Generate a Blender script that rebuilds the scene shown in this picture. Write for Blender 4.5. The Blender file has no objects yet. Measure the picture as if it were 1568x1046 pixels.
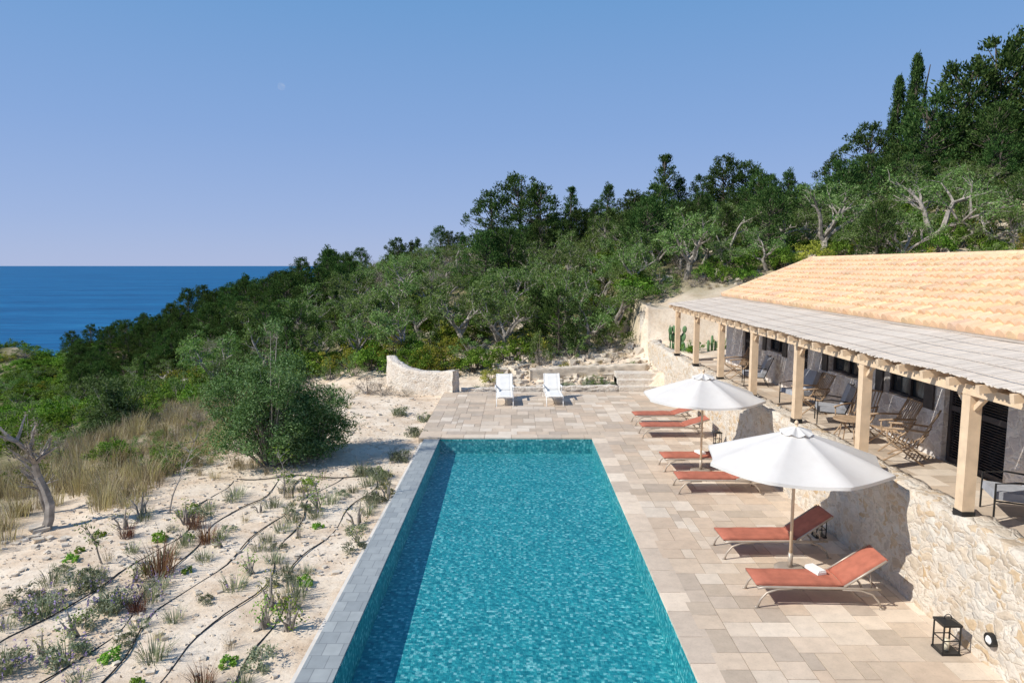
import bpy, math, random
import numpy as np
from mathutils import Vector
random.seed(7)
rng = np.random.default_rng(7)
sc = bpy.context.scene
COL = sc.collection
PI = math.pi

# ------------------------------------------------------------------ mesh helper
class QM:
    def __init__(s):
        s.V=[];s.F=[];s.M=[];s.C=[];s.n=0
    def add(s,V,F,m=0,col=None):
        V=np.asarray(V,float).reshape(-1,3);F=np.asarray(F,int).reshape(-1,4)
        s.V.append(V);s.F.append(F+s.n);s.n+=len(V)
        s.M.append(np.full(len(F),m,int))
        if col is None: cc=np.ones((len(F),3))
        else: cc=np.broadcast_to(np.asarray(col,float),(len(F),3))
        s.C.append(cc)
    def box(s,c,d,m=0,rz=0,ry=0,rx=0,col=None):
        x,y,z=[v/2 for v in d]
        V=np.array([[-x,-y,-z],[x,-y,-z],[x,y,-z],[-x,y,-z],[-x,-y,z],[x,-y,z],[x,y,z],[-x,y,z]])
        if rx: V=V@rot('x',rx).T
        if ry: V=V@rot('y',ry).T
        if rz: V=V@rot('z',rz).T
        V=V+np.array(c)
        s.add(V,[[0,3,2,1],[4,5,6,7],[0,1,5,4],[1,2,6,5],[2,3,7,6],[3,0,4,7]],m,col)
    def bb(s,x0,x1,y0,y1,z0,z1,m=0,col=None):
        s.box(((x0+x1)/2,(y0+y1)/2,(z0+z1)/2),(x1-x0,y1-y0,z1-z0),m,col=col)
    def tube(s,P,R,sides=7,m=0,cap=True,col=None,flat=1.0):
        P=[np.array(p,float) for p in P]
        if np.isscalar(R): R=[R]*len(P)
        R=list(R)
        if cap:
            P=[P[0]]+P+[P[-1]];R=[1e-4]+R+[1e-4]
        n=len(P);V=[]
        for i in range(n):
            a=P[max(i-1,0)];b=P[min(i+1,n-1)]
            t=b-a;L=np.linalg.norm(t)
            t=t/L if L>1e-9 else np.array([0,0,1.])
            u=np.cross(t,[0.03,1,0.02]) if abs(t[1])<.9 else np.cross(t,[1,0,0.02])
            u/=np.linalg.norm(u);w=np.cross(t,u)
            for k in range(sides):
                an=2*PI*k/sides
                V.append(P[i]+R[i]*(math.cos(an)*u+math.sin(an)*w*flat))
        F=[]
        for i in range(n-1):
            for k in range(sides):
                k2=(k+1)%sides
                F.append([i*sides+k,i*sides+k2,(i+1)*sides+k2,(i+1)*sides+k])
        s.add(V,F,m,col)
    def leaves(s,Cn,L,W,m=0,bias=None,bw=0.0,outw=None,seed=0,col=None):
        r=np.random.default_rng(seed);n=len(Cn)
        d=r.normal(size=(n,3))
        if bias is not None: d=d/np.linalg.norm(d,axis=1,keepdims=True)+bw*bias
        d/=np.linalg.norm(d,axis=1,keepdims=True)
        o=r.normal(size=(n,3))
        if outw is not None: o=o*.55+outw
        sd=np.cross(d,o);sd/=(np.linalg.norm(sd,axis=1,keepdims=True)+1e-9)
        Ls=(L*r.uniform(.6,1.35,n))[:,None];Ws=(W*r.uniform(.7,1.3,n))[:,None]
        V=np.stack([Cn-d*Ls/2,Cn+sd*Ws/2-d*Ls*.08,Cn+d*Ls/2,Cn-sd*Ws/2-d*Ls*.08],1).reshape(-1,3)
        F=np.arange(4*n).reshape(-1,4)
        s.add(V,F,m,col)
    def mesh(s,name,mats,smooth=False,usecol=False):
        V=np.concatenate(s.V);F=np.concatenate(s.F);M=np.concatenate(s.M)
        me=bpy.data.meshes.new(name)
        me.vertices.add(len(V));me.vertices.foreach_set('co',V.astype(np.float32).ravel())
        me.loops.add(len(F)*4);me.loops.foreach_set('vertex_index',F.astype(np.int32).ravel())
        me.polygons.add(len(F))
        me.polygons.foreach_set('loop_start',np.arange(0,len(F)*4,4,dtype=np.int32))
        me.polygons.foreach_set('loop_total',np.full(len(F),4,dtype=np.int32))
        for mt in mats: me.materials.append(mt)
        me.polygons.foreach_set('material_index',M.astype(np.int32))
        me.polygons.foreach_set('use_smooth',np.full(len(F),smooth))
        if usecol:
            C=np.concatenate(s.C);at=me.color_attributes.new('Col','FLOAT_COLOR','CORNER')
            cc=np.ones((len(F),4,4),np.float32);cc[:,:,:3]=C[:,None,:]
            at.data.foreach_set('color',cc.ravel())
        me.update(calc_edges=True)
        me.validate()
        return me
    def obj(s,name,mats,smooth=False,usecol=False,parent=None,loc=None):
        o=bpy.data.objects.new(name,s.mesh(name,mats,smooth,usecol));COL.objects.link(o)
        if parent: o.parent=parent
        if loc: o.location=loc
        return o
def rot(ax,a):
    c,s=math.cos(a),math.sin(a)
    if ax=='x': return np.array([[1,0,0],[0,c,-s],[0,s,c]])
    if ax=='y': return np.array([[c,0,s],[0,1,0],[-s,0,c]])
    return np.array([[c,-s,0],[s,c,0],[0,0,1]])
def empty(name,parent=None,loc=None):
    o=bpy.data.objects.new(name,None);COL.objects.link(o);o.empty_display_size=.3
    if parent:o.parent=parent
    if loc:o.location=loc
    return o
def inst(name,me,loc,rz=0,s=1,parent=None,sz=None):
    o=bpy.data.objects.new(name,me);COL.objects.link(o);o.location=loc;o.rotation_euler=(0,0,rz)
    o.scale=(s,s,sz if sz else s)
    if parent:o.parent=parent
    return o

# ------------------------------------------------------------------ materials
class NT:
    def __init__(s,name):
        s.m=bpy.data.materials.new(name);s.m.use_nodes=True;s.t=s.m.node_tree
        s.b=s.t.nodes['Principled BSDF'];s.out=s.t.nodes['Material Output']
    def n(s,ty,**kw):
        nd=s.t.nodes.new(ty)
        for k,v in kw.items():
            if k.startswith('_'): setattr(nd,k[1:],v)
            else: nd.inputs[k].default_value=v
        return nd
    def l(s,a,b): s.t.links.new(a,b)
    def coord(s,scale=(1,1,1)):
        tc=s.n('ShaderNodeTexCoord');mp=s.n('ShaderNodeMapping');mp.inputs['Scale'].default_value=scale
        s.l(tc.outputs['Object'],mp.inputs[0]);return mp.outputs[0]
    def noise(s,vec,scale,detail=4,rough=.55):
        nd=s.n('ShaderNodeTexNoise',Scale=scale,Detail=detail,Roughness=rough)
        if vec: s.l(vec,nd.inputs['Vector'])
        return nd.outputs['Fac']
    def ramp(s,fac,stops,interp='LINEAR'):
        r=s.n('ShaderNodeValToRGB');cr=r.color_ramp;cr.interpolation=interp
        while len(cr.elements)<len(stops): cr.elements.new(.5)
        for e,(p,c) in zip(cr.elements,stops):
            e.position=p;e.color=(c,c,c,1) if np.isscalar(c) else (*c,1)
        s.l(fac,r.inputs[0]);return r.outputs[0]
    def mix(s,fac,a,b,mode='MIX'):
        m=s.n('ShaderNodeMix',_data_type='RGBA',_blend_type=mode)
        for v,i in ((fac,0),(a,6),(b,7)):
            if isinstance(v,(int,float)): m.inputs[i].default_value=v
            elif isinstance(v,tuple): m.inputs[i].default_value=(*v,1)
            else: s.l(v,m.inputs[i])
        return m.outputs[2]
    def math(s,op,a,b=0.5):
        m=s.n('ShaderNodeMath',_operation=op)
        for v,i in ((a,0),(b,1)):
            if isinstance(v,(int,float)): m.inputs[i].default_value=v
            else: s.l(v,m.inputs[i])
        return m.outputs[0]
    def bump(s,h,st=.5,dist=.02,prev=None):
        b=s.n('ShaderNodeBump',Strength=st,Distance=dist);s.l(h,b.inputs['Height'])
        if prev: s.l(prev,b.inputs['Normal'])
        return b.outputs[0]
    def col(s,c):
        if isinstance(c,tuple): s.b.inputs['Base Color'].default_value=(*c,1)
        else: s.l(c,s.b.inputs['Base Color'])
    def rough(s,v,spec=.3):
        s.b.inputs['Roughness'].default_value=v;s.b.inputs['Specular IOR Level'].default_value=spec
    def attr(s):
        a=s.n('ShaderNodeVertexColor');a.layer_name='Col';return a.outputs[0]

def plain(name,c,r=.6,var=.15,scale=8,metal=0,bump=.2):
    N=NT(name);v=N.coord();f=N.noise(v,scale,5)
    d=tuple(x*(1-var) for x in c);b=tuple(min(1,x*(1+var)) for x in c)
    N.col(N.ramp(f,[(.3,d),(.7,b)]));N.rough(r);N.b.inputs['Metallic'].default_value=metal
    if bump:N.l(N.bump(N.noise(v,scale*6),bump,.01),N.b.inputs['Normal'])
    return N.m

def foliage(name,dark,mid,light,tr=.25,nsc=1.3):
    N=NT(name);g=N.n('ShaderNodeNewGeometry');oi=N.n('ShaderNodeObjectInfo');v=N.coord()
    f=N.math('ADD',N.math('MULTIPLY',g.outputs['Random Per Island'],.6),N.math('MULTIPLY',N.noise(v,nsc,1),.55))
    c=N.ramp(f,[(.25,dark),(.55,mid),(.9,light)])
    val=N.math('ADD',N.math('MULTIPLY',oi.outputs['Random'],.6),.68)
    hs=N.n('ShaderNodeHueSaturation');N.l(c,hs.inputs['Color']);N.l(val,hs.inputs['Value'])
    N.l(N.math('ADD',N.math('MULTIPLY',oi.outputs['Random'],.04),.48),hs.inputs['Hue'])
    c=hs.outputs[0]
    df=N.n('ShaderNodeBsdfDiffuse');N.l(c,df.inputs[0])
    t=N.n('ShaderNodeBsdfTranslucent');N.l(N.mix(1.0,c,(1.5,1.6,.8),'MULTIPLY'),t.inputs[0])
    ms=N.n('ShaderNodeMixShader');ms.inputs[0].default_value=tr
    N.l(df.outputs[0],ms.inputs[1]);N.l(t.outputs[0],ms.inputs[2]);N.l(ms.outputs[0],N.out.inputs[0])
    return N.m

M_olive=foliage('olive_leaf',(.045,.08,.022),(.135,.215,.06),(.28,.355,.155),.27)
M_olive2=foliage('olive_bush_leaf',(.03,.06,.018),(.095,.16,.055),(.24,.32,.16),.25)
M_con=foliage('conifer_leaf',(.014,.032,.010),(.046,.092,.026),(.12,.175,.055),.2)
M_shrub=foliage('shrub_leaf',(.035,.075,.013),(.11,.2,.028),(.25,.35,.07),.3)
M_yel=foliage('yellow_shrub_leaf',(.11,.13,.025),(.29,.3,.05),(.48,.43,.11),.35)
M_gray=foliage('dry_twig',(.15,.12,.105),(.29,.245,.225),(.44,.39,.355),.2)
M_lav=foliage('lavender_leaf',(.10,.12,.075),(.22,.245,.16),(.38,.38,.29),.2,4)
M_flower=foliage('lavender_flower',(.12,.09,.22),(.22,.17,.38),(.38,.32,.55),.3,4)
M_red=foliage('purple_grass_blade',(.07,.03,.025),(.17,.08,.06),(.34,.2,.14),.2,4)
M_straw=foliage('straw',(.2,.155,.105),(.375,.305,.215),(.56,.48,.37),.3,.4)
M_green=foliage('fresh_leaf',(.08,.17,.03),(.2,.34,.06),(.38,.5,.12),.35,4)
M_bark=plain('olive_bark',(.31,.275,.24),.9,.5,5,bump=.8)
M_dbark=plain('dark_bark',(.12,.1,.08),.9,.4,5,bump=.8)

def m_wall(name,scale,cols,mortar,dist=.03,mw=.05,nd=.5):
    N=NT(name);v=N.coord((1,1,1.35))
    nz=N.n('ShaderNodeTexNoise',Scale=3.5,Detail=4);N.l(v,nz.inputs['Vector'])
    vm=N.n('ShaderNodeVectorMath',_operation='MULTIPLY_ADD');N.l(nz.outputs['Color'],vm.inputs[0])
    vm.inputs[1].default_value=(nd,nd,nd);N.l(v,vm.inputs[2]);vv=vm.outputs[0]
    a=N.n('ShaderNodeTexVoronoi',Scale=scale,Randomness=1);N.l(vv,a.inputs['Vector'])
    e=N.n('ShaderNodeTexVoronoi',Scale=scale,Randomness=1,_feature='DISTANCE_TO_EDGE');N.l(vv,e.inputs['Vector'])
    sp=N.n('ShaderNodeSeparateColor');N.l(a.outputs['Color'],sp.inputs[0])
    k=len(cols);st=N.ramp(sp.outputs[0],[(i/(k-1),c) for i,c in enumerate(cols)])
    st=N.mix(.5,st,N.ramp(N.noise(v,10,6,.7),[(.3,.55),(.65,1.05)]),'MULTIPLY')
    edge=N.math('ADD',e.outputs[0],N.math('MULTIPLY',N.math('SUBTRACT',N.noise(v,11,5,.65),.5),.22))
    mk=N.ramp(edge,[(0,1.0),(mw,.85),(mw*2.6,0.0)])
    mo=N.mix(.4,mortar,N.ramp(N.noise(v,1.2,5),[(.35,.78),(.65,1.05)]),'MULTIPLY')
    c=N.mix(mk,st,mo);N.col(c);N.rough(.92,.1)
    h=N.ramp(edge,[(0,0.0),(.15,.7),(.4,1.0)])
    b=N.bump(h,.6,dist);b=N.bump(N.noise(v,16,7,.75),.6,.03,b);N.l(b,N.b.inputs['Normal'])
    return N.m
M_rubble=m_wall('rubble_stone',5.2,[(.7,.62,.52),(.62,.53,.43),(.62,.45,.27),(.72,.65,.56),(.56,.45,.33),(.76,.71,.62),(.55,.5,.44)],(.73,.645,.54))
M_hwall=m_wall('house_stone',3.8,[(.74,.7,.67),(.6,.55,.53),(.7,.63,.56),(.78,.75,.72),(.6,.56,.55)],(.8,.76,.72))
M_white=m_wall('whitewash_stone',5,[(.72,.65,.57),(.65,.56,.47),(.76,.71,.64),(.6,.51,.42)],(.74,.67,.58))

# paving
N=NT('travertine');v=N.coord();c=N.attr()
c=N.mix(.5,c,N.ramp(N.noise(v,5,6,.65),[(.25,.66),(.6,1.0),(.8,1.1)]),'MULTIPLY')
c=N.mix(.65,c,N.ramp(N.noise(v,.5,6,.6),[(.3,.78),(.7,1.06)]),'MULTIPLY')
c=N.mix(.3,c,N.ramp(N.noise(v,38,3),[(.3,.6),(.45,1.0)]),'MULTIPLY')
N.col(c);N.rough(.7,.3);N.l(N.bump(N.noise(v,30,5),.25,.01),N.b.inputs['Normal']);M_pav=N.m
M_grout=plain('grout',(.44,.36,.28),.9)
# pool
N=NT('pool_mosaic_painted_shimmer');v=N.coord()
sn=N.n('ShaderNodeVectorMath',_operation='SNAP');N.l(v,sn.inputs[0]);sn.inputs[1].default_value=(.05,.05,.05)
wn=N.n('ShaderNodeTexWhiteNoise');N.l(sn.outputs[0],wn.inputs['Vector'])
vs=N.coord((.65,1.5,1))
nz_shimmer=N.noise(vs,12,5,.72);nzB=N.noise(vs,.8,3)
f=N.math('ADD',N.math('MULTIPLY',wn.outputs['Value'],.34),N.math('MULTIPLY',nz_shimmer,.74))
c=N.ramp(f,[(.3,(.016,.235,.275)),(.5,(.042,.375,.4)),(.64,(.09,.48,.475)),(.75,(.5,.8,.76))])  # random tile tones, plus caustic-like water shimmer and white glints painted into the colour
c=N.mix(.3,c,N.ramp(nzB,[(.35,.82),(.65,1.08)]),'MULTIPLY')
N.col(c);N.rough(.5,.2);M_mos_shimmer=N.m
N=NT('pool_water');v=N.coord((1,1.1,1))
h=N.math('ADD',N.noise(v,9,4,.6),N.math('MULTIPLY',N.noise(v,3,2),.5))
bp=N.bump(h,.3,.035)
fr=N.n('ShaderNodeFresnel',IOR=1.33);N.l(bp,fr.inputs['Normal'])
gl=N.n('ShaderNodeBsdfGlossy',Roughness=.06);N.l(bp,gl.inputs['Normal'])
tr=N.n('ShaderNodeBsdfTransparent');tr.inputs[0].default_value=(.78,.955,1,1)
ms=N.n('ShaderNodeMixShader');N.l(N.math('MULTIPLY',fr.outputs[0],.6),ms.inputs[0]);N.l(tr.outputs[0],ms.inputs[1]);N.l(gl.outputs[0],ms.inputs[2])
N.l(ms.outputs[0],N.out.inputs[0]);M_water=N.m
N=NT('infinity_edge_stone');v=N.coord();br=N.n('ShaderNodeTexBrick',Scale=1.0,_offset=.5);br.inputs['Brick Width'].default_value=.24;br.inputs['Row Height'].default_value=.3
br.inputs['Mortar Size'].default_value=.006;br.inputs['Color1'].default_value=(.31,.33,.33,1);br.inputs['Color2'].default_value=(.4,.42,.41,1);br.inputs['Mortar'].default_value=(.22,.23,.23,1)
N.l(v,br.inputs['Vector']);N.col(N.mix(.5,br.outputs[0],N.ramp(N.noise(v,6,5),[(.3,.75),(.7,1.1)]),'MULTIPLY'));N.rough(.4,.4);M_edge=N.m
M_lip=plain('lip_concrete',(.68,.63,.57),.9,.12,4)
M_wood=plain('pine_timber',(.7,.53,.36),.6,.12,5)
N=NT('reed_mat');v=N.coord((1,1,1));c=N.attr()
c=N.mix(.5,c,N.ramp(N.noise(N.coord((1,6,1)),9,5),[(.3,.7),(.7,1.05)]),'MULTIPLY');N.col(c);N.rough(.9,.05);M_reed=N.m
N=NT('clay_tile');v=N.coord();c=N.attr();c=N.mix(.5,c,N.ramp(N.noise(v,6,6,.65),[(.3,.72),(.7,1.05)]),'MULTIPLY');N.col(c);N.rough(.85,.1);M_tile=N.m
M_dark=plain('dark_shutter',(.055,.048,.05),.5,.2,8)
M_glass=plain('dark_glass',(.03,.035,.04),.08,.1,2,bump=0)
M_black=plain('black_metal',(.02,.02,.02),.4,.2,10)
M_frame=plain('bronze_frame',(.42,.36,.3),.4,.1,8,metal=.3)
M_terra=plain('terracotta_fabric',(.42,.14,.09),.85,.16,6)
N=NT('white_canvas');v=N.coord();cc=N.ramp(N.noise(v,3,4),[(.3,(.74,.72,.69)),(.7,(.8,.785,.76))])
df=N.n('ShaderNodeBsdfDiffuse');N.l(cc,df.inputs[0]);tl=N.n('ShaderNodeBsdfTranslucent');N.l(cc,tl.inputs[0]);ms=N.n('ShaderNodeMixShader');ms.inputs[0].default_value=.22
N.l(df.outputs[0],ms.inputs[1]);N.l(tl.outputs[0],ms.inputs[2]);N.l(ms.outputs[0],N.out.inputs[0]);M_canvas=N.m
M_wfab=plain('white_fabric',(.78,.77,.74),.9,.03,3)
M_wpaint=plain('white_paint',(.78,.78,.77),.5,.04,5)
M_rattan=plain('rattan',(.4,.28,.18),.6,.25,12)
M_cush=plain('grey_cushion',(.36,.37,.4),.9,.15,6)
M_candle=plain('candle_wax',(.8,.72,.55),.5,.03)
M_cact=plain('cactus_skin',(.12,.22,.1),.6,.25,6)
M_rock=plain('pale_rock',(.62,.54,.44),.95,.25,3,bump=.6)
M_litter=plain('dead_leaf_litter',(.28,.2,.13),.95,.4,6,bump=0)
M_hose=plain('irrigation_hose_rubber',(.03,.028,.026),.6,.2)
N=NT('lantern_glass');g=N.n('ShaderNodeBsdfGlossy',Roughness=.02);t=N.n('ShaderNodeBsdfTransparent');ms=N.n('ShaderNodeMixShader')
ms.inputs[0].default_value=.12;N.l(t.outputs[0],ms.inputs[1]);N.l(g.outputs[0],ms.inputs[2]);N.l(ms.outputs[0],N.out.inputs[0]);M_lg=N.m

# ------------------------------------------------------------------ terrain
AZ=[-3,-1.2,-.8,-.74,-.69,-.63,-.52,-.42,-.28,-.18,-.04,.2,.32,.43,.5,.58,.8,2]
ZR=[-26,-7,-2.4,-2.6,-4.2,-3.2,-1.5,.4,3.2,5.2,6.8,8.8,9.2,9.6,10.8,13.2,16,18]
def fbm(x,y,s):
    return (np.sin(x*s+1.3*np.sin(y*s*.7))+np.sin(y*s*1.1+1.7+1.1*np.sin(x*s*.9))+.5*np.sin(x*s*2.3+y*s*1.9)+.4*np.sin(y*s*3.1-x*s*2.7+.5))/2.9
def zt(X,Y):
    X=np.asarray(X,float);Y=np.asarray(Y,float)
    a=X/np.maximum(Y,18)
    zr=np.interp(a,AZ,ZR)+.5*fbm(X,Y,.15)
    zl=np.interp(X,[-250,-120,-60,-40,-25,-14,-9,-3],[-80,-45,-16,-8.5,-3.6,-.9,-.3,-.2])
    zr0=np.interp(X,[5.4,7,12.8,16,24,60],[0,1.5,1.6,4.6,5.6,12])
    z0=np.where(X<0,zl,np.where(X>5.4,zr0,-.2))
    z0=np.where((X>6.2)&(Y>32.6),np.interp(X,[6.2,16,24,60],[2.8,4.8,5.8,12]),z0)
    yy=np.interp(X,[-20,-5,5,7],[33,29.5,28.6,33.5])
    g=np.clip((Y-yy)/(65-yy),0,1);g=g**.95
    z=z0+(zr-z0)*g
    z=z-np.clip(Y-65,0,None)*.38
    z=z-np.clip(-X-54,0,None)*.4
    z=z-np.clip(-Y-10,0,None)*.4-np.clip(X-90,0,None)*.5
    wild=np.clip((Y-29)/4,0,1)+np.clip((-X-8)/4,0,1);wild=np.clip(wild,0,1)
    z=z+wild*.22*fbm(X,Y,.9)+.035*fbm(X,Y,2.3)*(X<-3)
    pad=(X>-2.78)&(X<6.35)&(Y<28.2)&(Y>0)
    z=np.where(pad,-.3,z)
    pool=(X>-2.62)&(X<2.5)&(Y<20.5)&(Y>3.5)
    z=np.where(pool,-1.8,z)
    hs=(X>6.3)&(X<14.8)&(Y<27.1)&(Y>0)
    z=np.where(hs,1.2,z)
    return z
def zf(x,y): return float(zt(x,y))
xs=np.unique(np.round(np.concatenate([np.linspace(-300,-60,25),np.arange(-60,-14,1.2),np.arange(-14,-2.9,.2),[-2.79,-2.77,-2.63,-2.61,2.49,2.51,6.29,6.36],np.arange(-2,6.2,.5),np.arange(6.5,14.8,.5),[14.79,14.81],np.arange(15,60,1.2),np.linspace(60,300,25)]),3))
ys=np.unique(np.round(np.concatenate([np.linspace(-250,-12,20),np.arange(-10,5,1.),[-.01,.01,3.49,3.51,20.49,20.51,27.09,27.11,28.19,28.21],np.arange(5,36,.25),np.arange(36,75,.8),np.linspace(76,330,50)]),3))
XX,YY=np.meshgrid(xs,ys);ZZ=zt(XX,YY)
nx,ny=len(xs),len(ys)
Vt=np.stack([XX,YY,ZZ],-1).reshape(-1,3)
i,j=np.meshgrid(np.arange(nx-1),np.arange(ny-1));b=(j*nx+i).ravel()
Ft=np.stack([b,b+1,b+nx+1,b+nx],1)
N=NT('ground_soil');v=N.coord()
geo=N.n('ShaderNodeNewGeometry');sx=N.n('ShaderNodeSeparateXYZ');N.l(geo.outputs['Position'],sx.inputs[0])
soil=N.ramp(N.noise(v,.9,9,.75),[(.3,(.5,.365,.25)),(.44,(.70,.56,.42)),(.6,(.83,.71,.57))])
soil=N.mix(.5,soil,N.ramp(N.noise(v,12,8,.75),[(.3,.52),(.5,.97),(.8,1.1)]),'MULTIPLY')
soil=N.mix(.35,soil,N.ramp(N.noise(v,45,4,.7),[(.32,.4),(.45,1.0)]),'MULTIPLY')
wildc=N.ramp(N.noise(v,.5,8,.7),[(.3,(.08,.085,.035)),(.48,(.17,.16,.08)),(.6,(.34,.28,.19)),(.78,(.55,.47,.37))])
wy=N.n('ShaderNodeMapRange');N.l(sx.outputs[1],wy.inputs[0]);wy.inputs[1].default_value=32;wy.inputs[2].default_value=38
wx=N.n('ShaderNodeMapRange');N.l(N.math('ADD',sx.outputs[0],N.math('MULTIPLY',N.noise(v,.4,3),3)),wx.inputs[0]);wx.inputs[1].default_value=-9;wx.inputs[2].default_value=-12.5
mk=N.math('MAXIMUM',wy.outputs[0],wx.outputs[0])
N.col(N.mix(mk,soil,wildc));N.rough(.95,.05)
b1=N.bump(N.noise(v,3,8,.7),.5,.06);b1=N.bump(N.noise(v,25,6,.7),.5,.02,b1);N.l(b1,N.b.inputs['Normal'])
q=QM();q.add(Vt,Ft);q.obj('ground_terrain',[N.m],True)

# sea
N=NT('sea_water');v=N.coord((.002,.012,1))
f=N.noise(v,1.0,6,.6);v2=N.coord((.02,.1,1));f2=N.noise(v2,1,6,.7)
c=N.ramp(N.math('ADD',N.math('MULTIPLY',f,.45),N.math('MULTIPLY',f2,.55)),[(.36,(.002,.06,.165)),(.5,(.005,.105,.255)),(.6,(.010,.15,.33)),(.7,(.05,.26,.44))])
N.col(c);N.rough(.5,.1);N.l(N.bump(f2,.5,2),N.b.inputs['Normal'])
q=QM();S=90000;q.add([[-S,-S,-45],[S,-S,-45],[S,S,-45],[-S,S,-45]],[[0,1,2,3]]);q.obj('sea',[N.m])
q=QM();r=np.random.default_rng(31);nf=260
C=np.stack([r.uniform(-290,-190,nf),330+r.normal(size=nf)*7,np.full(nf,-44.7)],1);C[:,1]+=14*np.sin(C[:,0]*.07)
q.leaves(C,8,1.6,0,bias=np.tile([[1,0.2,0]],(nf,1)),bw=4,outw=np.tile([[0,0,9.]],(nf,1)),seed=4);q.obj('surf_foam',[M_wpaint])

# ------------------------------------------------------------------ pool + terrace
pool=empty('swimming_pool')
q=QM()
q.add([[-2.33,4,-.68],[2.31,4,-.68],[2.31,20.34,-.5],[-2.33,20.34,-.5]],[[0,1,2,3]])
q.obj('pool_floor',[M_mos_shimmer],parent=pool)
q=QM()
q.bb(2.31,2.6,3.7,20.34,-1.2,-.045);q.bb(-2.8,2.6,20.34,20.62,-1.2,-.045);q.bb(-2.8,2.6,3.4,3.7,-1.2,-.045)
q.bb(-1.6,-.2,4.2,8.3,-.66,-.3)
q.obj('pool_walls',[M_mos_shimmer],parent=pool)
q=QM();q.bb(-2.81,-2.33,3.7,20.34,-1.2,-.04);q.obj('infinity_edge',[M_edge],parent=pool)
q=QM();q.bb(-2.331,-2.322,3.72,20.33,-.7,-.07);q.obj('edge_inner_mosaic',[M_mos_shimmer],parent=pool)
q=QM();q.bb(-2.93,-2.812,3.5,20.5,-1.0,-.16);q.obj('edge_lip',[M_lip],parent=pool)
q=QM();q.add([[-2.32,3.72,-.075],[2.305,3.72,-.075],[2.305,20.335,-.075],[-2.32,20.335,-.075]],[[0,1,2,3]]);q.obj('pool_water',[M_water],parent=pool)

tile_cols=[(.68,.555,.435),(.73,.61,.485),(.61,.49,.375),(.69,.555,.425),(.57,.47,.375),(.77,.66,.54),(.65,.51,.385),(.57,.465,.36)]
def pave(q,x0,x1,y0,y1,z,cell,mask,seed,light=1.0):
    r=random.Random(seed);nx=int(round((x1-x0)/cell));ny=int(round((y1-y0)/cell));occ=np.zeros((nx,ny),bool)
    for i in range(nx):
        for j in range(ny):
            if mask and mask(x0+(i+.5)*cell,y0+(j+.5)*cell): occ[i,j]=True
    sizes=[(3,2),(2,2),(2,3),(3,3),(4,2),(3,2),(2,2)]
    for j in range(ny):
        for i in range(nx):
            if occ[i,j]: continue
            o=sizes[:];r.shuffle(o);o+=[(2,1),(1,2),(1,1)]
            for w,h in o:
                if i+w<=nx and j+h<=ny and not occ[i:i+w,j:j+h].any():
                    occ[i:i+w,j:j+h]=True
                    c=np.array(r.choice(tile_cols))*r.uniform(.92,1.06)*light;g=.005
                    dz=r.uniform(-.002,.002)
                    q.bb(x0+i*cell+g,x0+(i+w)*cell-g,y0+j*cell+g,y0+(j+h)*cell-g,z-.03,z+dz,col=c);break
ter=empty('paved_terrace')
q=QM()
pave(q,-2.97,6.23,4.74,27.94,0,.2,lambda x,y:(x<2.73 and y<20.74),3)
y=4.0
while y<20.3:
    L=random.uniform(.55,.95);e=min(y+L,20.33);q.bb(2.30,2.722,y+.006,e-.006,-.045,.001,col=np.array(random.choice(tile_cols[:6]))*1.1);y+=L
x=-2.97
while x<2.7:
    L=random.uniform(.5,.9);e=min(x+L,2.722);q.bb(x+.006,e-.006,20.33,20.735,-.045,.001,col=np.array(random.choice(tile_cols[:6]))*1.08);x+=L
q.obj('travertine_paving',[M_pav],usecol=True,parent=ter)
q=QM();q.bb(2.45,6.3,3.5,28.0,-.28,-.014);q.bb(-2.99,2.45,20.4,28.0,-.28,-.0145);q.obj('terrace_bed',[M_grout],parent=ter)

# ------------------------------------------------------------------ rubble walls
def rubble(name,path,z0,z1f,th,mat,batter=.06,parent=None,seed=1,step=.13):
    P=[np.array(p,float) for p in path];pts=[];
    for a,b in zip(P[:-1],P[1:]):
        n=max(1,int(np.linalg.norm(b-a)/step))
        for k in range(n): pts.append(a+(b-a)*k/n)
    pts.append(P[-1]);pts=np.array(pts);n=len(pts)
    tg=np.gradient(pts,axis=0);tg/=np.linalg.norm(tg,axis=1,keepdims=True);nr=np.stack([-tg[:,1],tg[:,0]],1)
    r=np.random.default_rng(seed);q=QM();m=12;V=[]
    for k in range(n):
        z1=z1f(k/(n-1))+r.normal()*.014
        row=[]
        for i in range(m+1):
            t=i/m;off=th/2+batter*(1-t)+.022*r.normal()*(i<m)
            row.append([*(pts[k]+nr[k]*off),z0+(z1-z0)*t])
        for u in (.25,-.25): row.append([*(pts[k]+nr[k]*th*u),z1+.012*r.normal()])
        for i in range(m+1):
            t=1-i/m;off=-th/2-batter*(1-t)-.02*r.normal()*(i>0)
            row.append([*(pts[k]+nr[k]*off),z0+(z1-z0)*t])
        V.append(row)
    w=len(V[0]);F=[]
    for k in range(n-1):
        for i in range(w-1): F.append([k*w+i,k*w+i+1,(k+1)*w+i+1,(k+1)*w+i])
    V=np.array(V).reshape(-1,3)
    for k in (0,n-1):
        F+=[[k*w+i,k*w+i+1,k*w+w-2-i,k*w+w-1-i] for i in range(w//2-1)]
    q.add(V,F)
    return q.obj(name,[mat],True,parent=parent)
rubble('retaining_wall',[(6.42,2),(6.42,31.2),(6.5,32.2),(6.9,33.0)],-.4,lambda t:1.7,.44,M_rubble,.05)
rubble('upper_stone_wall',[(6.15,33.2),(8.5,33.8),(13,34.6),(17,35)],-.2,lambda t:3.0+.2*t,.5,M_white,.05,seed=4)
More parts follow.
